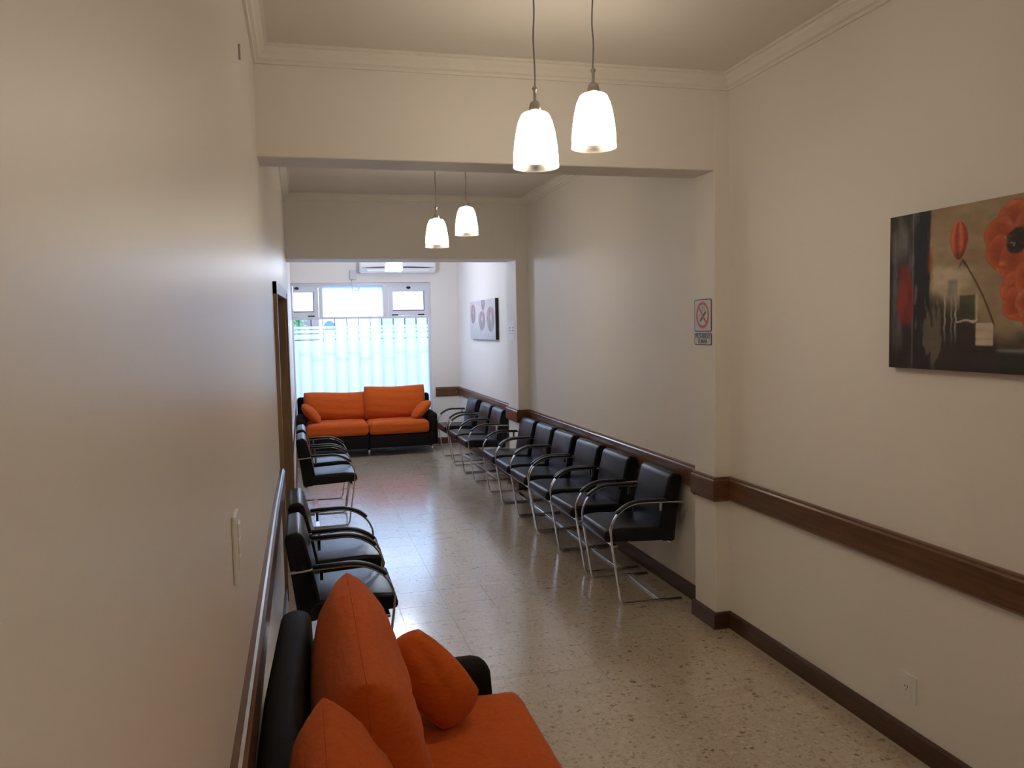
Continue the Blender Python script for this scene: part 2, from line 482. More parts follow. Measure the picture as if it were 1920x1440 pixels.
# cornices: stepped moulding round each room
CP = [(0, 0), (0, -0.078), (0.012, -0.078), (0.016, -0.066), (0.030, -0.060), (0.036, -0.042), (0.050, -0.028), (0.054, -0.014), (0.068, -0.012), (0.068, 0)]
wall_sweep('trim_1', 'cornice', [(xl(YN), YN), (XR1, YN), (XR1, B1A), (xl(B1A), B1A), (xl(YN), YN)], CP, +1, CEIL)
wall_sweep('trim_2', 'cornice', [(xl(B1B), B1B), (XR2, B1B), (XR2, B2A), (xl(B2A), B2A), (xl(7), 7.0), (xl(6.3), 6.3), (xl(5.2), 5.2), (xl(B1B), B1B)], CP, +1, CEIL)
wall_sweep('trim_3', 'cornice', [(xl(B2B), B2B), (XR3, B2B), (XR3, YB), (xl(YB), YB), (xl(B2B), B2B)], CP, +1, CEIL)

# chair rails
def rail_prof(t, h=0.133):
    return [(0, 0), (0, -h), (t * 0.6, -h), (t, -h + 0.012), (t, -0.018), (t * 0.75, -0.010), (t * 0.75, -0.003), (t * 0.5, 0)]
RP = rail_prof(0.027)
wall_sweep('trim_4', 'rail_wood', [(XR1, YN + 0.01), (XR1, B1A), (XP1, B1A), (XP1, B1B)], RP, +1, 0.848)
wall_sweep('trim_5', 'rail_wood', [(XP1, B1B), (XR2, B1B), (XR2, B2A), (XP2, B2A), (XP2, B2B), (XR3, B2B), (XR3, YB), (WX1 + 0.035, YB)], RP, +1, 0.834)
wall_sweep('trim_6', 'rail_wood', [(xl(5.2), 5.19), (xl(4.0), 4.0), (xl(0), YN + 0.01)], rail_prof(0.03), +1, 0.848)
wall_sweep('trim_7', 'rail_wood', [(xl(YB), YB - 0.03), (xl(6.3), 6.3), (xl(6.21), 6.21)], rail_prof(0.024), +1, 0.834)
BP = [(0, 0), (0, 0.092), (0.008, 0.092), (0.015, 0.082), (0.017, 0.0)]
wall_sweep('baseboard_right', 'base_wood', [(XR1, YN + 0.01), (XR1, B1A), (XP1, B1A), (XP1, B1B), (XR2, B1B), (XR2, B2A), (XP2, B2A), (XP2, B2B), (XR3, B2B), (XR3, YB)], BP, +1, 0)
wall_sweep('baseboard_far', 'base_wood', [(XR3 - 0.018, YB), (xl(YB) + 0.018, YB)], BP, +1, 0)
wall_sweep('baseboard_left', 'base_wood', [(xl(5.2), 5.19), (xl(4.0), 4.0), (xl(0), YN + 0.01)], BP, +1, 0)
wall_sweep('baseboard_left', 'base_wood', [(xl(YB), YB), (xl(6.3), 6.3), (xl(6.21), 6.21)], BP, +1, 0)

# ------------------------------------------------------------------ door in the left wall
door = bpy.data.objects.new('door_1', None); COL.objects.link(door); struct(door)
ang = 0.0
def dbox(name, x0, x1, y0, y1, z0, z1, mat='door_wood', bev=0.003, parent=door):
    return box(name, mat, parent, x0, x1, y0, y1, z0, z1, bev, 1)
dbox('casing', -0.16, -0.132, 5.20, DY0 + 0.012, 0, 2.0)
dbox('casing', -0.15, -0.086, DY1 - 0.012, 6.20, 0, 1.965)
# slanted head between the jambs
bm = bmesh.new()
hv = [(-0.165, 5.20), (-0.132, 5.20), (-0.086, 6.20), (-0.15, 6.20)]
lo = [bm.verts.new((x, y, 1.925)) for x, y in hv]; hi = [bm.verts.new((x, y, 2.0 if k in (0, 1) else 1.985)) for k, (x, y) in enumerate(hv)]
for k in range(4): bm.faces.new((lo[k], lo[(k + 1) % 4], hi[(k + 1) % 4], hi[k]))
bm.faces.new(lo); bm.faces.new(hi)
from_bm('head_casing', bm, 'door_wood', door)
dbox('jamb', -0.33, -0.15, DY0, DY0 + 0.02, 0, DZ)
dbox('jamb', -0.33, -0.10, DY1 - 0.02, DY1, 0, DZ)
leaf = dbox('door_leaf', -0.27, -0.23, DY0 + 0.02, DY1 - 0.02, 0.006, DZ)
for z0, z1 in ((0.15, 0.8), (0.95, 1.78)):
    dbox('door_panel', -0.232, -0.222, DY0 + 0.14, DY1 - 0.14, z0, z1, parent=leaf)
bm = bmesh.new(); add_tube(bm, [(-0.23, 5.36, 0.98), (-0.185, 5.36, 0.98), (-0.18, 5.40, 0.98), (-0.18, 5.47, 0.98)], 0.009)
from_bm('door_handle', bm, 'nickel', leaf, True)

# ------------------------------------------------------------------ window
win = bpy.data.objects.new('window_1', None); COL.objects.link(win); struct(win)
WY0, WY1 = YB + 0.055, YB + 0.105
bm = bmesh.new()
FW = 0.036
add_box(bm, WX0, WX0 + 0.02, WY0, WY1, WZ0, WZ1)
add_box(bm, WX1 - FW, WX1, WY0, WY1, WZ0, WZ1)
add_box(bm, WX0 + 0.02, WX1 - FW, WY0, WY1, WZ1 - 0.04, WZ1)
add_box(bm, WX0 + 0.02, WX1 - FW, WY0, WY1, WZ0, WZ0 + 0.05)
from_bm('outer_frame', bm, 'alu', win)
box('transom_bar', 'alu', win, WX0 + 0.02, WX1 - FW, WY0 - 0.006, WY1, 1.852, 1.884, 0.003, 1)
box('mullion', 'alu', win, 0.262, 0.314, WY0 - 0.004, WY1, 1.884, WZ1 - 0.04, 0.003, 1)
box('mullion', 'alu', win, 1.160, 1.238, WY0 - 0.004, WY1, 1.884, WZ1 - 0.04, 0.003, 1)
box('frosted_pane', 'frost_pane', win, 0.314, 1.160, WY0 + 0.02, WY0 + 0.024, 1.884, WZ1 - 0.04)
def sash(x0, x1, px0, px1, lx, bars):
    bm = bmesh.new()
    y0, y1, z0, z1 = WY0 - 0.016, WY1 - 0.01, 1.888, 2.322
    add_box(bm, x0, px0, y0, y1, z0, z1); add_box(bm, px1, x1, y0, y1, z0, z1)
    add_box(bm, px0, px1, y0, y1, z0, 1.968); add_box(bm, px0, px1, y0, y1, 2.238, z1)
    s = from_bm('sash', bm, 'alu', win)
    box('pane', 'frost_pane', s, px0, px1, y0 + 0.025, y0 + 0.029, 1.968, 2.238)
    bm = bmesh.new()
    add_box(bm, px0 - 0.004, px1 + 0.004, y0 - 0.004, y0 + 0.004, 1.958, 1.969); add_box(bm, px1 - 0.001, px1 + 0.008, y0 - 0.004, y0 + 0.004, 1.969, 2.238)
    from_bm('gasket', bm, 'black_plastic', s)
    bm = bmesh.new(); add_lathe(bm, [(0.001, 0), (0.022, 0), (0.024, 0.006), (0.018, 0.02), (0.001, 0.022)], n=16)
    for v_ in bm.verts: v_.co = Vector((v_.co.x * 1.35 + lx, y0 - v_.co.z, v_.co.y * 0.8 + 2.290))
    from_bm('latch', bm, 'black_plastic', s, True)
    for bx in bars:
        box('stay_cover', 'black_plastic', s, bx - 0.046, bx + 0.046, y0 - 0.012, y0 + 0.004, 1.892, 1.908, 0.004, 1)
sash(WX0 + 0.022, 0.258, -0.085, 0.187, -0.034, (0.155,))
sash(1.242, WX1 - FW - 0.002, 1.301, 1.747, 1.530, (1.326, 1.705))
PX0, PX1 = WX0 + 0.02, WX1 - FW
box('glass_pane', 'glass', win, PX0, PX1, WY0 + 0.024, WY0 + 0.029, WZ0 + 0.05, 1.852)
for z0, z1 in ((1.719, 1.757), (1.661, 1.706), (1.574, 1.646), (WZ0 + 0.05, 1.557)):
    box('frosted_band', 'film', win, PX0, PX1, WY0 + 0.021, WY0 + 0.0235, z0, z1)
box('window_sill', 'wall', win, WX0, WX1, YB, WY0, WZ0 - 0.02, WZ0 + 0.001)

# iron grille outside the glass
gr = thing('window_grille', 'iron security grille of upright bars behind the frosted window', 'grille', (0.86, YB + 0.135, 0.10))
gx = [-0.02 + 0.166 * k for k in range(12)]
for k, x in enumerate(gx):
    box('upright_bar', 'iron', gr, x - 0.86 - 0.0075, x - 0.86 + 0.0075, -0.0075, 0.0075, 0.0, 2.28)
for k in range(11):
    x0, x1 = gx[k] - 0.86, gx[k + 1] - 0.86
    for z in ((0.72, 1.30) if k % 2 else (0.62, 1.38)):
        box('cross_bar', 'iron', gr, x0, x1, -0.004, 0.004, z - 0.10 - 0.006, z - 0.10 + 0.006)
box('rail', 'iron', gr, gx[0] - 0.88, gx[-1] - 0.84, -0.008, 0.008, 0.04, 0.07)
box('rail', 'iron', gr, gx[0] - 0.88, gx[-1] - 0.84, -0.008, 0.008, 2.2, 2.23)

# ------------------------------------------------------------------ outside, seen through the clear strips
struct(box('ground', 'pavement', None, -14, 16, YB + 0.22, 30, -0.35, -0.15))
t = box('garden_wall', 'facade_brown', None, -3.0, 0.36, 16.4, 16.7, -0.15, 2.02)
tag(t, 'brown garden wall across the street, left side of the clear window strip', 'wall')
t = box('garden_wall', 'facade_grey', None, 1.50, 6.0, 16.4, 16.7, -0.15, 2.02)
tag(t, 'grey stone wall across the street, right side of the clear window strip', 'wall')
t = box('garden_wall', 'facade_white', None, 0.30, 1.56, 18.2, 18.4, -0.15, 1.80)
tag(t, 'pale low wall far outside behind the middle of the window', 'wall')
pl = thing('shrub', 'green leafy shrub outside, at the far left of the clear window strip', 'shrub', (-0.15, 15.8, -0.15))
bm = bmesh.new(); add_tube(bm, [(0, 0, 0), (0.02, 0, 0.9), (-0.02, 0.02, 1.8)], [0.04, 0.03, 0.012], 8)
from_bm('stem', bm, 'facade_brown', pl)
bm = bmesh.new()
for _ in range(420):
    c = Vector((rng.normal(0, 0.13), rng.normal(0, 0.13), rng.uniform(1.3, 2.25)))
    a = Vector(rng.normal(0, 1, 3)).normalized() * 0.055; b_ = a.cross(Vector(rng.normal(0, 1, 3))).normalized() * 0.024
    bm.faces.new([bm.verts.new(p) for p in (c - a, c + b_, c + a, c - b_)])
fo = from_bm('foliage', bm, 'leaf', pl); fo['kind'] = 'stuff'
sg = thing('street_sign', 'round dark blue sign on a white post outside the window', 'sign', (0.45, 15.6, -0.15))
bm = bmesh.new(); add_tube(bm, [(-0.10, 0.03, 0), (-0.08, 0.03, 2.3)], 0.03, 10)
from_bm('post', bm, 'white_paint', sg, True)
bm = bmesh.new(); add_lathe(bm, [(0.001, 0), (0.105, 0), (0.105, 0.01), (0.001, 0.01)], n=28)
for v_ in bm.verts: v_.co = Vector((v_.co.x + 0.075, v_.co.z - 0.02, v_.co.y * 1.05 + 1.92))
from_bm('disc', bm, 'blue_sign', sg)
box('bracket', 'white_paint', sg, -0.10, 0.075, -0.01, 0.03, 1.88, 1.92)
bm = bmesh.new(); add_tube(bm, [(1.52, 15.7, -0.15), (1.90, 15.7, 1.80), (1.99, 15.7, 2.3)], 0.032, 10)
tag(from_bm('leaning_post', bm, 'white_paint', None, True), 'white slanted post outside, right side of the window', 'post')

# ------------------------------------------------------------------ chairs
UP = [Vector((-1, 0, 0)), Vector((0, 1, 0)), Vector((0, 0, 1))]
def chair_prism(prof, w, bev, seg=3):
    """prof in (u, z); local x = u (forward), y across."""
    bm = bmesh.new()
    a = [bm.verts.new((u, -w, z)) for u, z in prof]; b = [bm.verts.new((u, w, z)) for u, z in prof]
    n = len(prof)
    for k in range(n):
        bm.faces.new((a[k], a[(k + 1) % n], b[(k + 1) % n], b[k]))
    bm.faces.new(a); bm.faces.new(b)
    bmesh.ops.recalc_face_normals(bm, faces=bm.faces)
    es = [e for e in bm.edges if len(e.link_faces) == 2 and e.calc_face_angle(0) > 0.5]
    bmesh.ops.bevel(bm, geom=es, offset=bev, segments=seg, affect='EDGES', profile=0.6)
    return bm

def frame_path():
    P = [(0.012, 0.605), (0.12, 0.612), (0.27, 0.617)]
    cu, cz, ra, rb = 0.285, 0.447, 0.200, 0.170
    for k in range(0, 15):
        a = PI / 2 - k / 14 * PI / 2
        P.append((cu + ra * math.cos(a), cz + rb * math.sin(a)))
    P += [(0.480, 0.38), (0.452, 0.20), (0.431, 0.062)]
    for k in range(1, 8):
        a = -0.15 - k / 7 * (PI / 2 - 0.15)
        P.append((0.388 + 0.043 * math.cos(a), 0.050 + 0.045 * math.sin(a)))
    P += [(0.28, 0.005), (0.03, 0.005)]
    return P
FP = frame_path()
def strip_sweep(path, yc, wy, t, off=0.0):
    bm = bmesh.new()
    fr, pts = [], []
    for i, (u, z) in enumerate(path):
        a = path[max(i - 1, 0)]; b = path[min(i + 1, len(path) - 1)]
        d = Vector((b[0] - a[0], 0, b[1] - a[1])).normalized()
        n = Vector((-d.z, 0, d.x))      # outward (up along the arm, forward down the leg) 
        fr.append((n, Vector((0, 1, 0))))
        pts.append(Vector((u, yc, z)) + n * off)
    h, w = t / 2, wy / 2
    c = min(h, w) * 0.45
    prof = [(-h, -w + c), (-h, w - c), (-h + c, w), (h - c, w), (h, w - c), (h, -w + c), (h - c, -w), (-h + c, -w)]
    add_sweep(bm, pts, fr, prof)
    return bm

WA = 0.268
def make_chair(label, group, loc, rz):
    t = thing('cantilever_chair', label, 'chair', loc, rz, group)
    seat = [(0.055, 0.356), (0.495, 0.374), (0.510, 0.395), (0.495, 0.452), (0.40, 0.460), (0.12, 0.448)]
    o = from_bm('seat', chair_prism(seat, 0.230, 0.020), 'leather', t, True)
    back = [(0.050, 0.352), (0.135, 0.356), (0.150, 0.45), (0.118, 0.62), (0.086, 0.755), (0.062, 0.778), (0.012, 0.768), (0.0, 0.745), (0.025, 0.56)]
    o = from_bm('backrest', chair_prism(back, 0.228, 0.016), 'leather', t, True)
    for s in (-1, 1):
        f = from_bm('side_frame', strip_sweep(FP, s * WA, 0.026, 0.010), 'chrome', t, True)
        pad = FP[1:12]
        from_bm('arm_pad', strip_sweep([(u, z) for u, z in pad], s * WA, 0.034, 0.016, -0.0 + 0.010), 'pad', f, True)
        bm = bmesh.new()
        add_box(bm, 0.150, 0.166, s * (WA - 0.010) - 0.003, s * (WA - 0.010) + 0.003, 0.556, 0.609, 0.001, 1)
        from_bm('bracket', bm, 'chrome', f)
        yi = s * 0.226
        box('back_mount', 'chrome', f, 0.06, 0.085, min(yi, s * WA), max(yi, s * WA), 0.602, 0.612)
    box('floor_crossbar', 'chrome', t, 0.138, 0.176, -WA, WA, 0.002, 0.010, 0.002, 1)
    box('seat_rail', 'chrome', t, 0.440, 0.464, -WA, WA, 0.352, 0.366, 0.002, 1)
    box('seat_rail', 'chrome', t, 0.06, 0.085, -0.226, 0.226, 0.342, 0.354, 0.002, 1)
    return t

# local +x = forward.  right-hand chairs face -X (rotate 180), left-hand ones face +X
GM, G3, GN, GF = 'chairs along the right wall of the middle room', 'chairs along the right wall by the window', 'chairs by the near sofa', 'chairs along the left wall beyond the door'
right_mid = [(4.758, -0.02), (5.448, 0.02), (6.039, 0.025), (6.645, 0.015), (7.217, 0.01), (7.789, 0.005)]
mid_labels = ['black leather armchair nearest the camera on the right wall, before the wall pillar',
              'black leather chrome armchair, second from the pillar in the right row of six',
              'black leather chrome armchair, third from the near pillar along the right wall',
              'black leather chrome armchair, fourth from the near pillar along the right wall',
              'black leather chrome armchair, fifth from the near pillar along the right wall',
              'black leather chrome armchair, last of the six, beside the far pillar']
chair0 = None
def place_chair(label, group, loc, rz):
    global chair0
    if chair0 is None:
        chair0 = make_chair(label, group, loc, rz)
        return chair0
    c = copy_tree(chair0)
    c.location = loc; c.rotation_euler = (0, 0, rz)
    c['label'] = label; c['group'] = group
    return c
for (y, ro), lb in zip(right_mid, mid_labels):
    place_chair(lb, GM, (2.243, y, 0), PI + ro)
for y, ro, lb in ((8.947, 0.015, 'black leather armchair just past the far pillar, nearest of the window room three'),
                  (9.544, 0.03, 'black leather armchair in the middle of the three under the tulip painting'),
                  (10.346, 0.04, 'black leather armchair beside the far orange sofa, right wall')):
    place_chair(lb, G3, (2.208, y, 0), PI + ro)
place_chair('black leather armchair on the left wall, directly behind the near orange sofa', GN, (-0.108, 4.00, 0), 0.0)
place_chair('black leather armchair on the left wall, between the door and another chair', GN, (-0.104, 4.67, 0), 0.0)
place_chair('black leather armchair on the left wall, first one beyond the door', GF, (-0.076, 7.364, 0), 0.0)
place_chair('black leather armchair on the left wall, second beyond the door towards the sofa', GF, (-0.076, 8.03, 0), 0.0)

# ------------------------------------------------------------------ sofas
def pillow_bm(w, h, t, n=18, pw=2.6, pin=0.06, wr=0.004, edge=0.10, seed=0, rnd=0.0, pa=None):
    """soft cushion in local x (width) z (height), thickness along y; seam round the edge."""
    r = np.random.default_rng(seed)
    bm = bmesh.new()
    ph = r.uniform(0, 6, 6)
    def shape(a, b, s):
        # a,b in [-1,1]
        f = max(0.0, (1 - abs(a) ** (pa or pw)) * (1 - abs(b) ** pw)) ** 0.5
        x = a * w / 2 * (1 - pin * (abs(b) ** 2) * abs(a) * -1 * 0 - pin * (1 - b * b) * 0.35)
        z = b * h / 2 * (1 - pin * (1 - a * a) * 0.5)
        y = s * t / 2 * (edge + (1 - edge) * f)
        y += s * wr * f * (math.sin(9 * a + ph[0] + 3 * b) + math.sin(13 * b + ph[1] - 2 * a) + 0.6 * math.sin(23 * a - 11 * b + ph[2]))
        x *= math.sqrt(1 - rnd * b * b / 2); z *= math.sqrt(1 - rnd * a * a / 2)
        return (x, y, z)
    grid = {}
    ks = [math.sin((i / n * 2 - 1) * PI / 2) for i in range(n + 1)]
    for s in (-1, 1):
        for i in range(n + 1):
            for j in range(n + 1):
                grid[s, i, j] = bm.verts.new(shape(ks[i], ks[j], s))
    for s in (-1, 1):
        for i in range(n):
            for j in range(n):
                bm.faces.new((grid[s, i, j], grid[s, i + 1, j], grid[s, i + 1, j + 1], grid[s, i, j + 1]))
    for i in range(n):
        for a, b in (((i, 0), (i + 1, 0)), ((i, n), (i + 1, n)), ((0, i), (0, i + 1)), ((n, i), (n, i + 1))):
            bm.faces.new((grid[-1, a[0], a[1]], grid[-1, b[0], b[1]], grid[1, b[0], b[1]], grid[1, a[0], a[1]]))
    return bm

def outline_tube(w, h, rnd, r, post, n=16):
    pts = []
    for k in range(4 * n + 1):
        q, t_ = divmod(k, n); t_ = t_ / n * 2 - 1
        a, b = ((t_, 1), (1, -t_), (-t_, -1), (-1, t_))[q % 4]
        x = a * w / 2 * math.sqrt(1 - rnd * b * b / 2); z = b * h / 2 * math.sqrt(1 - rnd * a * a / 2)
        pts.append(post(Vector((x, 0, z))))
    bm = bmesh.new(); add_tube(bm, pts, r, 6)
    return bm

def seat_cushion_bm(x0, x1, y0, y1, z0, z1, r=0.05, crown=0.02, n=14, seed=0):
    """box cushion, rounded, crowned top with ripples."""
    rr = np.random.default_rng(seed); ph = rr.uniform(0, 6, 4)
    bm = bmesh.new()
    bmesh.ops.create_cube(bm, size=2.0)
    bmesh.ops.subdivide_edges(bm, edges=bm.edges[:], cuts=n, use_grid_fill=True)
    hx, hy, hz = (x1 - x0) / 2, (y1 - y0) / 2, (z1 - z0) / 2
    for v in bm.verts:
        a, b, c = (math.sin(q * PI / 2) for q in v.co)
        p = Vector((a * hx, b * hy, c * hz))
        q = Vector((max(-hx + r, min(hx - r, p.x)), max(-hy + r, min(hy - r, p.y)), max(-hz + r, min(hz - r, p.z))))
        d = p - q
        if d.length > 1e-6: d = d.normalized() * r
        p = q + d
        top = max(0, c)
        p.z += top * crown * (1 - a ** 4) * (1 - b ** 4)
        p.z += top * 0.0025 * (math.sin(11 * b + 3 * a + ph[0]) + math.sin(17 * a - 5 * b + ph[1]))
        v.co = p + Vector(((x0 + x1) / 2, (y0 + y1) / 2, (z0 + z1) / 2))
    return bm

def xform(bm, mat):
    bmesh.ops.transform(bm, matrix=mat, verts=bm.verts)
    return bm

def rbox(bm, x0, x1, y0, y1, z0, z1, r, seg=4):
    add_box(bm, x0, x1, y0, y1, z0, z1, r, seg)

SW = 1.88
def make_sofa(label, loc, rz, heights, seed):
    s = thing('sofa', label, 'sofa', loc, rz, None)
    # base, front panels per seat
    box('base', 'sofa_black', s, 0.06, SW - 0.06, 0.06, 0.74, 0.115, 0.29, 0.02, 3, True)
    for a in (0, 1):
        x0 = 0.125 + a * 0.818
        box('front_panel', 'sofa_black', s, x0, x0 + 0.812, 0.70, 0.765, 0.11, 0.285, 0.018, 3, True)
    bm = bmesh.new()
    rbox(bm, 0.02, SW - 0.02, 0.0, 0.10, 0.12, 0.775, 0.04, 4)
    bmesh.ops.subdivide_edges(bm, edges=[e for e in bm.edges if abs(e.verts[0].co.x - e.verts[1].co.x) > 1], cuts=8)
    for v in bm.verts: v.co.y += 0.05 * max(0, 0.55 - v.co.z) - 0.032 * max(0, min(1, v.co.x / 0.7))
    from_bm('back', bm, 'sofa_black', s, True)
    for x0, x1, sg in ((0.0, 0.125, 1), (SW - 0.125, SW, -1)):
        bm = bmesh.new()
        rbox(bm, x0, x1, 0.02, 0.715, 0.115, 0.548, 0.05, 5)
        for v in bm.verts:
            if v.co.y > 0.55 and v.co.z > 0.4: v.co.y -= 0.035 * (v.co.z - 0.4) / 0.15; 
        from_bm('arm', bm, 'sofa_black', s, True)
    for a in (0, 1):
        x0 = 0.128 + a * 0.814
        from_bm('seat_cushion', seat_cushion_bm(x0, x0 + 0.810, 0.13, 0.785, 0.285, 0.455, 0.055, 0.012, 14, seed + a), 'orange', s, True)
        hgt = heights[a]
        bmp = pillow_bm(0.850, hgt, 0.27, 22, 2.6, 0.0, 0.004, 0.05, seed + 5 + a, 0.10, 9.0)
        # wedge: fuller at the bottom, thin at the top
        for v in bmp.verts:
            k = v.co.z / hgt
            v.co.y *= 1.0 - 0.55 * k
            v.co.z += 0.012 * math.sin(6 * v.co.x + seed + a)
        mt = Matrix.Translation((x0 + 0.405 + (0.0 if a else 0.0), 0.225 if a == 0 else 0.150, 0.435 + hgt / 2)) @ Matrix.Rotation(math.radians(3 if a == 0 else 9), 4, 'X')
        bc = from_bm('back_cushion', xform(bmp, mt), 'orange', s, True)
        def post(p, sd=seed + a, hg=hgt, mt=mt):
            p = p.copy(); p.z += 0.012 * math.sin(6 * p.x + sd); return mt @ p
        from_bm('piping', outline_tube(0.850, hgt, 0.10, 0.0045 if seed > 5 else 0.0018, post), 'orange', bc, True)
    # chrome legs
    def leg(x, y, dx, dy):
        bm = bmesh.new()
        add_tube(bm, [(x, y, 0.118), (x + dx * 0.4, y + dy * 0.4, 0.07), (x + dx, y + dy, 0.012)], [0.014, 0.013, 0.009], 12)
        add_lathe(bm, [(0.001, 0), (0.017, 0), (0.019, 0.006), (0.012, 0.014), (0.001, 0.015)], x + dx, y + dy, 14)
        from_bm('leg', bm, 'chrome', s, True)
    leg(0.10, 0.64, -0.035, 0.03); leg(SW - 0.10, 0.64, 0.035, 0.03); leg(0.10, 0.10, -0.03, -0.02); leg(SW - 0.10, 0.10, 0.03, -0.02)
    bm = bmesh.new(); add_lathe(bm, [(0.001, 0), (0.019, 0), (0.019, 0.118), (0.001, 0.118)], SW / 2, 0.655, 18)
    from_bm('leg', bm, 'chrome', s, True)
    return s

def bolster(label, sofa_loc, sofa_rz, x, y, z, rots, seed, w=0.36, h=0.36, t=0.15):
    bm = pillow_bm(w, h, t, 20, 2.2, 0.0, 0.0035, 0.03, seed, 0.60)
    mt = Matrix.Translation(sofa_loc) @ Matrix.Rotation(sofa_rz, 4, 'Z') @ Matrix.Translation((x, y, z))
    for ax, a in rots:
        mt = mt @ Matrix.Rotation(math.radians(a), 4, ax)
    o = from_bm('throw_pillow', bm, 'orange', None, True)
    o.matrix_world = mt
    from_bm('piping', outline_tube(w, h, 0.60, 0.0028, lambda p: p), 'orange', o, True)
    return tag(o, label, 'pillow')

near_loc, near_rz = (-0.098, 2.765, 0), -PI / 2
far_loc, far_rz = (1.775, 11.665, 0), PI
make_sofa('black sofa with orange cushions in the foreground, against the left wall', near_loc, near_rz, (0.468, 0.425), 3)
make_sofa('black sofa with orange cushions under the frosted window at the far end', far_loc, far_rz, (0.465, 0.400), 11)
bolster('orange throw pillow leaning on the arm of the foreground sofa', near_loc, near_rz, 0.305, 0.450, 0.602, (('Z', -86), ('X', 38), ('Y', 36)), 21, 0.19, 0.318, 0.16)
bolster('orange throw pillow on the right arm of the far sofa', far_loc, far_rz, 0.20, 0.50, 0.575, (('Z', -86), ('X', 48), ('Y', 8)), 22, 0.28, 0.34, 0.14)
bolster('orange throw pillow on the left arm of the far sofa', far_loc, far_rz, SW - 0.20, 0.50, 0.585, (('Z', 86), ('X', 42), ('Y', 10)), 23, 0.28, 0.34, 0.14)

# ------------------------------------------------------------------ pendant lamps
def make_pendant(label, group, x, y, zb):
    """zb: height of the bottom rim"""
    p = thing('pendant_lamp', label, 'lamp', (x, y, CEIL), 0, group)
    dz = zb - CEIL
    bm = bmesh.new(); add_lathe(bm, [(0.001, 0), (0.055, 0), (0.055, -0.012), (0.035, -0.028), (0.006, -0.032), (0.001, -0.032)], n=28)
    from_bm('canopy', bm, 'nickel', p, True)
    top = dz + 0.300
    bm = bmesh.new(); n = 10
    add_tube(bm, [(0.0025 * math.sin(k * 0.9 + x * 7), 0.001 * math.sin(k * 1.7), -0.03 + (top + 0.03) * k / n) for k in range(n + 1)], 0.0032, 8)
    from_bm('cord', bm, 'cord', p, True)
    bm = bmesh.new(); add_lathe(bm, [(0.001, top + 0.004), (0.008, top + 0.004), (0.011, top - 0.004), (0.006, top - 0.012), (0.006, top - 0.05), (0.014, top - 0.054), (0.001, top - 0.054)], n=16)
    from_bm('stem', bm, 'nickel', p, True)
    bm = bmesh.new(); add_lathe(bm, [(0.001, dz + 0.249), (0.014, dz + 0.249), (0.020, dz + 0.240), (0.024, dz + 0.222), (0.025, dz + 0.206), (0.001, dz + 0.206)], n=22)
    from_bm('socket_cap', bm, 'nickel', p, True)
    pr = [(0.024, 0.207), (0.046, 0.205), (0.054, 0.198), (0.066, 0.172), (0.074, 0.140), (0.080, 0.105), (0.0845, 0.070), (0.0865, 0.042), (0.087, 0.030)]
    inner = [(r - 0.004, z - (0.004 if k < 2 else 0)) for k, (r, z) in enumerate(pr)]
    bm = bmesh.new(); add_lathe(bm, [(r, dz + z) for r, z in pr] + [(r, dz + z) for r, z in inner[::-1]], n=40)
    sh = from_bm('shade', bm, 'shade', p, True)
    bm = bmesh.new()
    rimp = [(0.0868, 0.030), (0.0875, 0.016), (0.0895, 0.002), (0.0895, 0.0), (0.0870, 0.0), (0.0850, 0.016), (0.0842, 0.030)]
    add_lathe(bm, [(r, dz + z) for r, z in rimp], n=40)
    from_bm('glass_rim', bm, 'rim', sh, True)
    bm = bmesh.new(); add_lathe(bm, [(0.001, dz + 0.055), (0.018, dz + 0.060), (0.028, dz + 0.080), (0.029, dz + 0.100), (0.020, dz + 0.130), (0.014, dz + 0.155), (0.014, dz + 0.205), (0.001, dz + 0.205)], n=20)
    from_bm('bulb', bm, 'bulb', p, True)
    return p

GP = 'bell pendant lamps'
make_pendant('lit bell pendant lamp in the foreground, left and lower of the near pair', GP, 0.901, 3.05, 2.300)
make_pendant('lit bell pendant lamp in the foreground, right and higher of the near pair', GP, 1.139, 3.05, 2.382)
make_pendant('added unseen bell pendant lamp overhead at the camera end, left and lower one', GP, 0.90, -0.15, 2.300)  # added out of view to light the near left wall
make_pendant('added unseen bell pendant lamp overhead at the camera end, right and higher one', GP, 1.14, -0.15, 2.385)  # second added lamp, out of view, brightens the left wall by the camera
make_pendant('lit bell pendant lamp in the middle room, left and lower of the small pair', GP, 1.016, 6.10, 2.300)
make_pendant('lit bell pendant lamp in the middle room, right and higher of the small pair', GP, 1.245, 6.10, 2.392)

# square glass lamp of the window room
sq = thing('pendant_lamp', 'lit square white glass lamp in front of the air conditioner', 'lamp', (1.137, 10.1, CEIL))
bm = bmesh.new(); add_lathe(bm, [(0.001, 0), (0.05, 0), (0.05, -0.015), (0.03, -0.03), (0.001, -0.03)], n=24)
from_bm('canopy', bm, 'nickel', sq, True)
bm = bmesh.new(); add_tube(bm, [(0, 0, -0.03), (0, 0, -0.46)], 0.005, 8)
from_bm('cord', bm, 'cord', sq, True)
bm = bmesh.new()
zt, zb_ = 2.505 - CEIL, 2.408 - CEIL
lo = [bm.verts.new((a * 0.098, b * 0.098, zb_)) for a, b in ((-1, -1), (1, -1), (1, 1), (-1, 1))]
hi = [bm.verts.new((a * 0.092, b * 0.092, zt)) for a, b in ((-1, -1), (1, -1), (1, 1), (-1, 1))]
tp = bm.verts.new((0, 0, zt + 0.022))
for k in range(4):
    bm.faces.new((lo[k], lo[(k + 1) % 4], hi[(k + 1) % 4], hi[k])); bm.faces.new((hi[k], hi[(k + 1) % 4], tp))
bm.faces.new(lo)
bmesh.ops.bevel(bm, geom=bm.edges[:], offset=0.006, segments=2, affect='EDGES')
from_bm('shade', bm, 'room3_shade', sq)

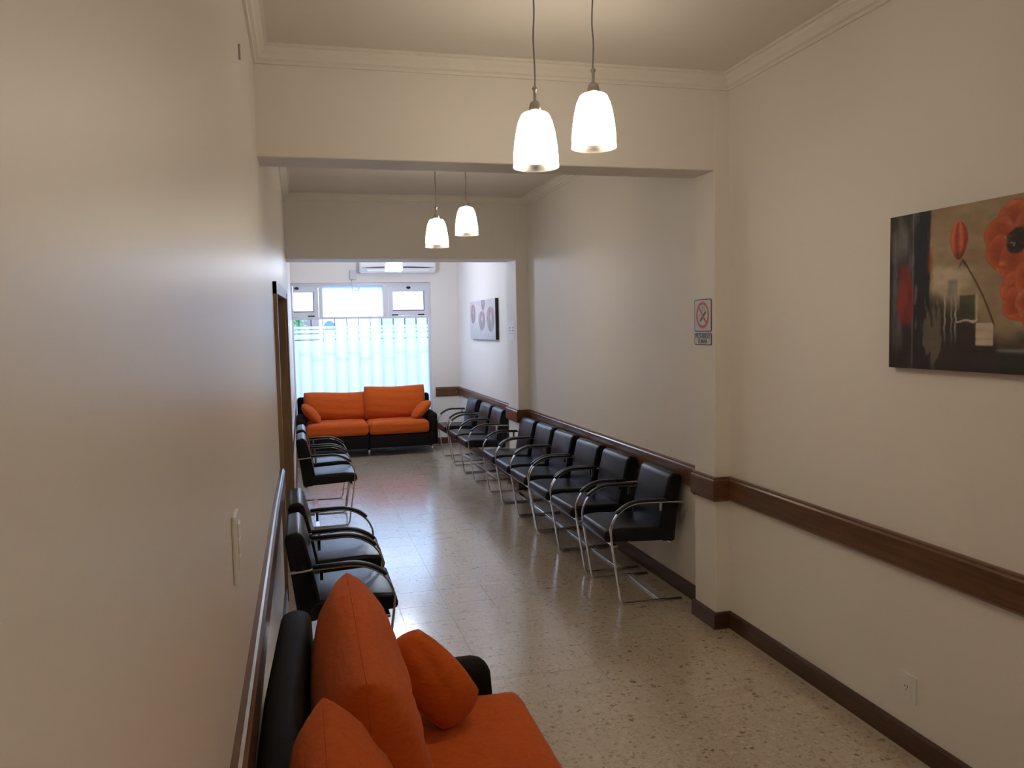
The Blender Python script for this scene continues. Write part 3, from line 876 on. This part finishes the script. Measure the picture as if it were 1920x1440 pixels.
# ------------------------------------------------------------------ air conditioner, junction box
ac = thing('air_conditioner', 'white split air conditioner on the wall above the window', 'air conditioner', (1.365, YB, 2.49))
bm = bmesh.new()
AW = 0.535
prof = [(0, 0.0), (-0.13, 0.0), (-0.185, 0.035), (-0.20, 0.09), (-0.20, 0.20), (-0.18, 0.265), (-0.14, 0.28), (0, 0.28)]
a = [bm.verts.new((-AW, y, z)) for y, z in prof]; b = [bm.verts.new((AW, y, z)) for y, z in prof]
for k in range(len(prof)): bm.faces.new((a[k], a[(k + 1) % 8], b[(k + 1) % 8], b[k]))
bm.faces.new(a); bm.faces.new(b)
bmesh.ops.recalc_face_normals(bm, faces=bm.faces)
bmesh.ops.bevel(bm, geom=[e for e in bm.edges if e.calc_face_angle(0) > 1.2], offset=0.014, segments=3, affect='EDGES')
from_bm('housing', bm, 'ac_white', ac)
bm = bmesh.new()
n = 24
up, dn, ub, db = [], [], [], []
for k in range(n + 1):
    s = k / n * 2 - 1
    x = s * 0.505; z = 0.066 + 0.010 * (1 - s * s); hh = 0.007 * (1 - s ** 4) + 0.001
    up.append(bm.verts.new((x, -0.203, z + hh))); dn.append(bm.verts.new((x, -0.203, z - hh)))
    ub.append(bm.verts.new((x, -0.15, z + hh))); db.append(bm.verts.new((x, -0.15, z - hh)))
for k in range(n):
    bm.faces.new((up[k], up[k + 1], dn[k + 1], dn[k])); bm.faces.new((up[k], up[k + 1], ub[k + 1], ub[k])); bm.faces.new((dn[k], dn[k + 1], db[k + 1], db[k]))
from_bm('air_slot_shade', bm, 'black_plastic', ac)  # black strip stands in for the shadow in the louvre gap
box('louvre_flap', 'ac_white', ac, -0.44, 0.44, -0.198, -0.15, 0.012, 0.052, 0.008, 2)
box('display', 'grey_plastic', ac, 0.36, 0.42, -0.2035, -0.19, 0.17, 0.20, 0.002, 1)

jb = thing('junction_box', 'small grey cable box left of the air conditioner, above the window', 'cable box', (0.745, YB, 2.41))
box('housing', 'grey_plastic', jb, -0.045, 0.045, -0.045, 0.0, 0.0, 0.13, 0.006, 2)
bm = bmesh.new()
pts = [(-0.02, -0.03, 0.0), (-0.022, -0.03, -0.06), (-0.015, -0.032, -0.10)]
pts += [(0.03 - 0.05 * math.cos(k * 0.35), -0.036 - 0.001 * k, -0.125 - 0.040 * math.sin(k * 0.35)) for k in range(0, 11)]
add_tube(bm, pts, 0.005, 8)
from_bm('cable', bm, 'grey_plastic', jb, True)
bm = bmesh.new(); add_tube(bm, [(0.045, -0.02, 0.10), (0.085, -0.02, 0.105), (0.095, -0.05, 0.11)], 0.008, 8)
from_bm('conduit', bm, 'white_plastic', jb, True)

# ------------------------------------------------------------------ paintings
def fbm(U, V, fx, fy, seed, oct_=4):
    r = np.random.default_rng(seed)
    out = np.zeros_like(U); amp = 1.0
    for o in range(oct_):
        gx_, gy_ = int(fx * 2 ** o) + 2, int(fy * 2 ** o) + 2
        g = r.random((gy_ + 1, gx_ + 1))
        x = np.clip(U, 0, 0.9999) * (gx_ - 1); y = np.clip(V, 0, 0.9999) * (gy_ - 1)
        i, j = x.astype(int), y.astype(int); fx_, fy_ = x - i, y - j
        fx_, fy_ = fx_ * fx_ * (3 - 2 * fx_), fy_ * fy_ * (3 - 2 * fy_)
        out += amp * ((g[j, i] * (1 - fx_) + g[j, i + 1] * fx_) * (1 - fy_) + (g[j + 1, i] * (1 - fx_) + g[j + 1, i + 1] * fx_) * fy_)
        amp *= 0.5
    return out / (2 - 0.5 ** (oct_ - 1))

def srgb(r, g, b):
    return np.array([((c / 255) / 12.92 if c / 255 < 0.04045 else ((c / 255 + 0.055) / 1.055) ** 2.4) for c in (r, g, b)])

def canvas(name, label, y_left, y_right, z0, z1, x_wall, depth, nu, nv, colour_fn, edge_mat, gap=0.012):
    """front faces -X; u runs from y_left (as seen, left) to y_right."""
    t = thing(name, label, 'painting', (x_wall, (y_left + y_right) / 2, (z0 + z1) / 2))
    cyy, czz = (y_left + y_right) / 2, (z0 + z1) / 2
    xf = -(gap + depth)
    us = np.linspace(0, 1, nu + 1); vs = np.linspace(0, 1, nv + 1)
    U, V = np.meshgrid(us, vs)
    C = colour_fn(U, V)
    verts = np.stack([np.full(U.size, xf), (y_left + (y_right - y_left) * U).ravel() - cyy, (z1 + (z0 - z1) * V).ravel() - czz], 1)
    idx = np.arange(U.size).reshape(U.shape)
    faces = np.stack([idx[:-1, :-1], idx[1:, :-1], idx[1:, 1:], idx[:-1, 1:]], -1).reshape(-1, 4)
    me = bpy.data.meshes.new('painted_face')
    me.from_pydata(verts.tolist(), [], faces.tolist())
    at = me.color_attributes.new('paint', 'FLOAT_COLOR', 'POINT')
    at.data.foreach_set('color', np.concatenate([C.reshape(-1, 3), np.ones((U.size, 1))], 1).astype(np.float32).ravel())
    link('painted_face', me, 'paint', t)
    ya, yb = min(y_left, y_right) - cyy, max(y_left, y_right) - cyy
    box('stretcher', edge_mat, t, xf + 0.0008, -gap, ya, yb, z0 - czz, z1 - czz)
    box('hanging_batten', edge_mat, t, -gap, 0, ya + 0.2, yb - 0.2, (z1 - czz) - 0.12, (z1 - czz) - 0.09)
    return t

def sm(a, b, x):
    t = np.clip((x - a) / (b - a + 1e-9), 0, 1)
    return t * t * (3 - 2 * t)

def poppies(U, V):
    A = 2.0   # aspect
    X = U * A
    C = np.zeros(U.shape + (3,))
    def lay(mask, col):
        nonlocal C
        C = C * (1 - mask[..., None]) + np.asarray(col) * mask[..., None]
    n1 = fbm(U, V, 8, 8, 1); n2 = fbm(U, V, 40, 5, 2); n3 = fbm(U, V, 30, 30, 3); n4 = fbm(U, V, 6, 40, 4)
    tan, pale, dark = srgb(150, 122, 92), srgb(176, 160, 132), srgb(38, 30, 26)
    C[:] = tan
    lay(np.clip(n1 * 1.3 - 0.25 + 0.25 * V, 0, 1), pale)
    lay(sm(0.45, 0.0, U) * sm(0.5, 0.0, V) * 0.5, srgb(140, 100, 68))
    # dark ground at the bottom, rising to the left
    lay(sm(0.0, 0.16, V - (0.46 + 0.75 * np.clip(U - 0.15, 0, 0.3) + 0.3 * np.clip(U - 0.45, 0, 1)) + (n1 - 0.5) * 0.18) * 0.93, dark)
    lay(sm(0.55, 0.75, U) * sm(0.62, 0.8, V) * 0.6, srgb(60, 60, 55))
    # whitish brushed patch
    wb = sm(0.185, 0.20, U) * sm(0.37, 0.31, U) * sm(0.34, 0.40, V) * sm(0.56, 0.44, V + 0.1 * (n2 - 0.5))
    lay(np.clip(wb * (0.3 + 1.0 * n3), 0, 0.85), srgb(205, 190, 165))
    # left vertical bands
    band1 = sm(0.112, 0.106, U)
    lay(band1, srgb(52, 46, 44))
    lay(band1 * np.clip(n2 * 2.2 - 0.9, 0, 1) * 0.7, srgb(120, 118, 116))
    lay(band1 * sm(0.6, 0.95, V) * 0.7, srgb(45, 28, 22))
    band2 = sm(0.104, 0.108, U) * sm(0.186, 0.178, U + 0.01 * (n1 - 0.5))
    lay(band2, srgb(40, 42, 50))
    lay(band2 * np.clip(n2 * 2.6 - 1.3, 0, 1) * sm(0.5, 0.1, V), srgb(110, 114, 120))
    lay(band2 * sm(0.45, 0.65, V) * 0.6, srgb(48, 32, 26))
    lay(sm(0.006, 0.0, np.abs(U - 0.107)) * 0.5 * (0.4 + n2), srgb(140, 134, 128))
    lay(np.exp(-((U - 0.182) / 0.010) ** 2) * sm(0.2, 0.3, V) * sm(0.42, 0.36, V) * 0.8, srgb(150, 62, 36))
    # dripping greys in the dark zone
    drip = sm(0.60, 0.68, n2) * sm(0.40, 0.5, V) * sm(0.30, 0.22, U) * sm(0.10, 0.12, U)
    lay(drip * 0.55, srgb(130, 118, 104))
    blob = np.exp(-(((U - 0.055) / 0.035) ** 2 + ((V - 0.18) / 0.12) ** 2))
    lay(blob * 0.55 * (0.5 + n2), srgb(150, 146, 142))
    # red brushed figure on the left band
    prof_ = 0.018 + 0.026 * np.exp(-((V - 0.58) / 0.16) ** 2)
    red = sm(1.15, 0.8, np.abs(U - 0.072 + 0.012 * (V - 0.5)) / prof_ + 1.3 * (n2 - 0.5)) * sm(0.30, 0.36, V) * sm(0.76, 0.66, V + 0.1 * (n3 - 0.5))
    lay(red * (0.35 + 0.75 * n2), srgb(150, 50, 34))
    # upright whitish scaffold with squares
    for uu in (0.245, 0.272, 0.288):
        lay(sm(0.005, 0.001, np.abs(U - uu + 0.0012 * np.sin(V * 70) + 0.004 * (n4 - 0.5))) * sm(0.44, 0.5, V) * sm(0.86, 0.68, V) * np.clip(0.3 + n3, 0, 1) * (1.0 if uu != 0.272 else 0.6), srgb(190, 178, 160))
    lay(sm(0.255, 0.26, U) * sm(0.30, 0.29, U) * sm(0.43, 0.46, V) * sm(0.62, 0.5, V) * 0.55, srgb(92, 108, 106))
    inn = sm(0.300, 0.306, U) * sm(0.364, 0.358, U) * sm(0.535, 0.545, V) * sm(0.69, 0.68, V)
    lay(inn * 0.85, srgb(82, 82, 62)); lay(inn * 0.5 * n1, srgb(40, 40, 32))
    lay(sm(0.008, 0.002, np.abs(V - 0.697 + 0.004 * np.sin(U * 120) + 0.02 * (n3 - 0.5))) * sm(0.285, 0.295, U) * sm(0.378, 0.368, U) * np.clip(0.4 + n4, 0, 1), srgb(205, 195, 178))
    lay(sm(0.006, 0.001, np.abs(U - 0.368)) * sm(0.52, 0.55, V) * sm(0.70, 0.69, V) * np.clip(0.3 + n3, 0, 1), srgb(190, 180, 160))
    lay(sm(0.006, 0.001, np.abs(V - 0.54)) * sm(0.30, 0.305, U) * sm(0.37, 0.365, U) * 0.5, srgb(160, 150, 130))
    sq = sm(0.364, 0.368, U + 0.003 * (n4 - 0.5)) * sm(0.431, 0.427, U) * sm(0.705, 0.712, V) * sm(0.845, 0.835, V)
    lay(sq * np.clip(0.55 + 0.7 * n4, 0, 1), srgb(206, 190, 166))
    # teal horizontal stroke
    lay(sm(0.43, 0.45, U) * sm(0.862, 0.875, V + 0.01 * (n1 - .5)) * (0.75), srgb(42, 52, 48))
    lay(sm(0.43, 0.46, U) * np.exp(-((V - 0.868) / 0.010) ** 2) * (0.3 + 0.6 * n4), srgb(140, 150, 140))
    lay(sm(0.5, 0.9, V) * sm(0.93, 1.0, V) * 0.5, dark)
    # stem of the bud
    t_ = np.clip((V - 0.33) / 0.4, 0, 1)
    us_ = 0.314 + 0.118 * t_ + 0.01 * np.sin(t_ * 3)
    lay(sm(0.0055, 0.002, np.abs(U - us_)) * sm(0.32, 0.34, V) * sm(0.76, 0.70, V) * 0.85, srgb(70, 46, 36))
    # poppies
    def flower(cx_, cy_, r, petals, core, seed, c_dark=(158, 66, 34), c_mid=(208, 108, 64), c_hi=(230, 146, 104), squash=1.0):
        dx, dy = (U - cx_) * A, (V - cy_) * squash
        for k, (pa, pr, po) in enumerate(petals):
            px, py = dx - math.cos(pa) * r * po, dy - math.sin(pa) * r * po
            d = np.hypot(px, py) / (r * pr)
            edge = 1 + 0.05 * np.sin(np.arctan2(py, px) * 4 + seed + k) + 0.08 * (n3 - 0.5)
            msk = sm(edge, edge - 0.07, d)
            tone = np.clip(d ** 1.6 * 0.9 + 0.5 * (fbm(U, V, 30, 30, seed + k) - 0.5), 0, 1)[..., None]
            col = srgb(*c_dark) * (1 - tone) + srgb(*c_mid) * tone
            hi_ = (np.clip(fbm(U, V, 26, 26, seed + 20 + k) * 2.2 - 1.2, 0, 1) * sm(0.2, 0.9, d))[..., None]
            col = col * (1 - hi_) + srgb(*c_hi) * hi_
            C[:] = C * (1 - msk[..., None]) + col * msk[..., None]
            ed = (sm(edge - 0.13, edge - 0.05, d) * msk * 0.35)[..., None]
            C[:] = C * (1 - ed) + srgb(110, 30, 18) * ed
        if core:
            d = np.hypot(dx, dy) / (r * core)
            msk = sm(1.08, 0.85, d + 0.3 * (n3 - 0.5))
            lay(msk, srgb(46, 36, 28))
            lay(msk * np.clip(fbm(U, V, 90, 60, seed + 9) * 5 - 3.0, 0, 1) * sm(0.9, 0.4, d), srgb(190, 160, 110))
    P = PI
    flower(0.503, 0.255, 0.19, [(P * 1.45, 0.62, 0.62), (P * 1.1, 0.62, 0.62), (P * 0.85, 0.55, 0.66), (P * 1.8, 0.65, 0.62), (P * 0.15, 0.6, 0.65), (P * 0.55, 0.58, 0.6)], 0.40, 31)
    flower(0.545, 0.55, 0.17, [(P * 1.1, 0.6, 0.55), (P * 0.8, 0.6, 0.55), (P * 1.5, 0.6, 0.5), (P * 0.4, 0.6, 0.55), (P * 1.9, 0.6, 0.5), (P * 0.6, 0.45, 0.3)], 0, 47, (170, 70, 38), (212, 112, 72), (236, 160, 126))
    flower(0.80, 0.33, 0.21, [(P * 1.3, 0.62, 0.6), (P * 0.9, 0.62, 0.6), (P * 1.8, 0.6, 0.6), (P * 0.3, 0.6, 0.62), (P * 0.6, 0.6, 0.6)], 0.28, 63)
    # bud
    bx, by = (U - 0.297) * A, V - 0.215
    wid = 0.073 * np.sqrt(np.clip(1 - ((by) / 0.115) ** 2, 0, 1)) * np.where(by > 0, 1 - 0.35 * np.clip(by / 0.115, 0, 1), 1)
    q = np.abs(bx) / (wid + 1e-6)
    msk = sm(1.05, 0.92, q) * (np.abs(by) < 0.114)
    tone = np.clip(0.5 + 0.5 * np.sin(bx / (wid + 1e-6) * 6.5) + 0.6 * (n3 - 0.5), 0, 1)[..., None]
    col = srgb(158, 62, 36) * (1 - tone) + srgb(212, 112, 78) * tone
    dk = sm(0.02, 0.10, by)[..., None] * 0.7
    col = col * (1 - dk) + srgb(70, 34, 22) * dk
    C = C * (1 - msk[..., None]) + col * msk[..., None]
    for a_ in (-0.9, -0.45, 0.5, 1.0, 1.35):
        ex = 0.028 * np.sin(a_); 
        tt = np.clip((V - 0.33) / 0.05, 0, 1)
        lay(sm(0.004, 0.001, np.abs(U - 0.312 - ex * tt * 0.8)) * sm(0.325, 0.335, V) * sm(0.39, 0.36, V) * 0.7, srgb(70, 50, 34))
    C *= (0.86 + 0.28 * n3[..., None])
    return np.clip(C, 0, 1)
canvas('canvas_painting', 'wide canvas of orange poppies against dark brushed bands on the right wall', 2.708, 1.558, 1.503, 2.080, XR1, 0.028, 330, 170, poppies, 'canvas_edge', 0.002)

def tulips(U, V):
    A = 3.0
    C = np.zeros(U.shape + (3,))
    n1 = fbm(U, V, 8, 4, 5); n3 = fbm(U, V, 40, 16, 6); n2 = fbm(U, V, 60, 4, 8)
    C[:] = srgb(196, 192, 194)
    def lay(mask, col):
        nonlocal C
        C = C * (1 - mask[..., None]) + np.asarray(col) * mask[..., None]
    lay(sm(0.45, 1.0, V) * 0.6, srgb(158, 166, 166))
    lay(sm(0.5, 0.0, V) * 0.35 * n1, srgb(206, 180, 188))
    lay(np.clip(n1 - 0.3, 0, 1) * 0.35, srgb(222, 220, 222))
    for cx_, cy_, hw, hh, pk in ((0.14, 0.34, 0.105, 0.26, 0.75), (0.555, 0.10, 0.075, 0.17, 0.25), (0.50, 0.53, 0.135, 0.25, 0.5), (0.83, 0.50, 0.15, 0.31, 0.6)):
        dy = (V - cy_) / hh; dx = (U - cx_) / hw
        w = np.sqrt(np.clip(1 - dy ** 2, 0, 1)) * (1 - 0.12 * dy)
        q = np.abs(dx) / (w + 1e-6)
        msk = sm(1.06, 0.86, q) * (np.abs(dy) < 1)
        tp = sm(0.25, -0.6, dy)[..., None] * pk
        col = srgb(118, 112, 114) * (1 - tp) + srgb(178, 112, 128) * tp
        st = np.clip(0.5 + 0.5 * np.sin(dx * 7.5), 0, 1)[..., None] * 0.35
        col = col * (1 - st) + srgb(205, 178, 186) * st
        C = C * (1 - 0.85 * msk[..., None]) + col * 0.85 * msk[..., None]
        lay(np.exp(-((dx) / 0.14) ** 2 - ((dy + 0.15) / 0.25) ** 2) * 0.6, srgb(235, 225, 228))
        for o in (-0.55, 0.0, 0.55):
            lay(np.exp(-((dx - o) / 0.05) ** 2) * np.exp(-((dy + 0.75) / 0.22) ** 2) * 0.6 * pk, srgb(120, 62, 76))
    C *= (0.9 + 0.2 * n3[..., None])
    return np.clip(C, 0, 1)
tp = canvas('canvas_painting', 'pale grey canvas of pink tulips on the right wall near the window', 10.70, 9.24, 1.545, 2.032, XR3, 0.035, 150, 60, tulips, 'canvas_edge', 0.004)

# ------------------------------------------------------------------ signs and small fittings
def plate(name, mat, parent, x, y0, y1, z0, z1, t=0.002, r=0.012):
    """rounded plate facing -X, front at x"""
    bm = bmesh.new()
    pts = []
    for cy_, cz_, a0 in ((y1 - r, z1 - r, 0), (y0 + r, z1 - r, 90), (y0 + r, z0 + r, 180), (y1 - r, z0 + r, 270)):
        for k in range(6):
            a = math.radians(a0 + k * 18)
            pts.append((cy_ + r * math.cos(a), cz_ + r * math.sin(a)))
    f = [bm.verts.new((x, y, z)) for y, z in pts]; b = [bm.verts.new((x + t, y, z)) for y, z in pts]
    n = len(pts)
    for k in range(n): bm.faces.new((f[k], f[(k + 1) % n], b[(k + 1) % n], b[k]))
    bm.faces.new(f); bm.faces.new(b)
    return from_bm(name, bm, mat, parent)

def text_mesh(name, body, size, mat, parent, x, y, z, bold=0.0):
    """text facing -X centred at (y, z), reading towards -Y"""
    cu = bpy.data.curves.new(name, 'FONT')
    cu.body = body; cu.size = size; cu.align_x = 'CENTER'; cu.align_y = 'CENTER'; cu.extrude = 0.0003; cu.offset = bold
    tmp = bpy.data.objects.new(name, cu); COL.objects.link(tmp)
    bpy.context.view_layer.update()
    me = bpy.data.meshes.new_from_object(tmp.evaluated_get(bpy.context.evaluated_depsgraph_get()))
    bpy.data.objects.remove(tmp); bpy.data.curves.remove(cu)
    rot = Matrix(((0, 0, -1, x), (-1, 0, 0, y), (0, 1, 0, z), (0, 0, 0, 1)))
    me.transform(rot)
    return link(name, me, mat, parent)

sx = XP1
sg = thing('no_smoking_sign', 'no smoking sign with red ring and PROHIBIDO FUMAR lettering on the pillar', 'sign', (sx, 4.11, 1.695))
def P(y, z): return y - 4.11, z - 1.695
y0, y1 = 4.012 - 4.11, 4.207 - 4.11
pf = plate('pictogram_plate', 'sign_black', sg, -0.0030, y0, y1, 1.642 - 1.695, 1.822 - 1.695, 0.003, 0.014)
plate('plate_face', 'sign_white', pf, -0.0036, y0 + 0.006, y1 - 0.006, 1.647 - 1.695, 1.817 - 1.695, 0.0008, 0.011)
cyy, czz = 0.0, 1.734 - 1.695
bm = bmesh.new()
n = 48
ro, ri = 0.074, 0.058
o_ = [bm.verts.new((-0.0042, cyy + ro * math.cos(k * 2 * PI / n), czz + ro * math.sin(k * 2 * PI / n))) for k in range(n)]
i_ = [bm.verts.new((-0.0042, cyy + ri * math.cos(k * 2 * PI / n), czz + ri * math.sin(k * 2 * PI / n))) for k in range(n)]
for k in range(n): bm.faces.new((o_[k], o_[(k + 1) % n], i_[(k + 1) % n], i_[k]))
from_bm('red_ring', bm, 'sign_red', pf)
def strip(name, mat, a, b, w, x):
    bm = bmesh.new(); d = (Vector(b) - Vector(a)).normalized(); nn = Vector((-d.y, d.x)) * w / 2
    A_, B_ = Vector(a), Vector(b)
    bm.faces.new([bm.verts.new((x, p.x + cyy, p.y + czz)) for p in (A_ + nn, A_ - nn, B_ - nn, B_ + nn)])
    return from_bm(name, bm, mat, pf)
strip('cigarette', 'sign_black', (0.028, -0.034), (-0.036, 0.018), 0.015, -0.0040)
strip('smoke_wisp', 'sign_grey', (-0.004, 0.052), (0.002, 0.018), 0.011, -0.0040)
strip('smoke_wisp', 'sign_grey', (0.040, 0.010), (0.036, -0.020), 0.010, -0.0040)
strip('smoke_wisp', 'sign_grey', (-0.018, 0.044), (-0.020, 0.022), 0.008, -0.0040)
strip('red_slash', 'sign_red', (0.046, 0.046), (-0.046, -0.046), 0.014, -0.0044)
tf = plate('text_plate', 'sign_black', sg, -0.0030, y0, y1, 1.568 - 1.695, 1.634 - 1.695, 0.003, 0.010)
plate('plate_face', 'sign_white', tf, -0.0036, y0 + 0.005, y1 - 0.005, 1.573 - 1.695, 1.629 - 1.695, 0.0008, 0.008)
text_mesh('lettering', 'PROHIBIDO', 0.0325, 'lettering', tf, -0.0040, 0.0, 1.6145 - 1.695, 0.0006)
text_mesh('lettering', 'FUMAR', 0.0325, 'lettering', tf, -0.0040, 0.0, 1.588 - 1.695, 0.0006)

nt_ = thing('paper_notice', 'small white notice with four pictograms on the far pillar', 'notice', (XP2, 8.31, 1.648))
box('sheet', 'paper', nt_, -0.0025, 0, -0.115, 0.115, -0.097, 0.097)
for r_ in range(2):
    for c_ in range(2):
        box('pictogram', 'sign_grey', nt_, -0.0032, -0.0024, 0.045 - c_ * 0.115 - 0.022, 0.045 - c_ * 0.115 + 0.022, 0.035 - r_ * 0.030 - 0.008, 0.035 - r_ * 0.030 + 0.008)
box('text_line', 'sign_grey', nt_, -0.0032, -0.0024, -0.07, 0.075, -0.030, -0.025)
box('header_band', 'white_plastic', nt_, -0.0034, -0.0024, -0.112, 0.112, 0.083, 0.095)

ot = thing('wall_outlet', 'white power socket low on the right wall above the baseboard', 'socket', (XR1, 2.613, 0.249))
plate('cover_plate', 'white_plastic', ot, -0.009, -0.047, 0.047, -0.056, 0.056, 0.009, 0.008)
box('socket_face', 'white_plastic', ot, -0.011, -0.008, -0.024, 0.024, -0.040, 0.040, 0.001, 1)
for dy, dz, in ((-0.007, 0.006), (0.007, 0.006), (0.0, -0.008)):
    box('slot', 'sign_black', ot, -0.0114, -0.0105, dy - 0.0016, dy + 0.0016, dz - 0.005, dz + 0.005)

sw = thing('light_switch', 'white light switch plate on the left wall near the camera', 'switch', (-0.165, 1.922, 1.205))
box('cover_plate', 'white_plastic', sw, 0.0, 0.010, -0.05, 0.05, -0.078, 0.078, 0.004, 2)
for z in (-0.035, 0.003, 0.041):
    box('rocker', 'white_plastic', sw, 0.009, 0.0145, -0.022, 0.022, z - 0.016, z + 0.016, 0.002, 1)

nl = box('wall_hook', 'nickel', None, -0.166, -0.158, 2.895, 2.907, 2.595, 2.645, 0.002, 1)
tag(nl, 'small dark hook high on the left wall below the cornice', 'hook')
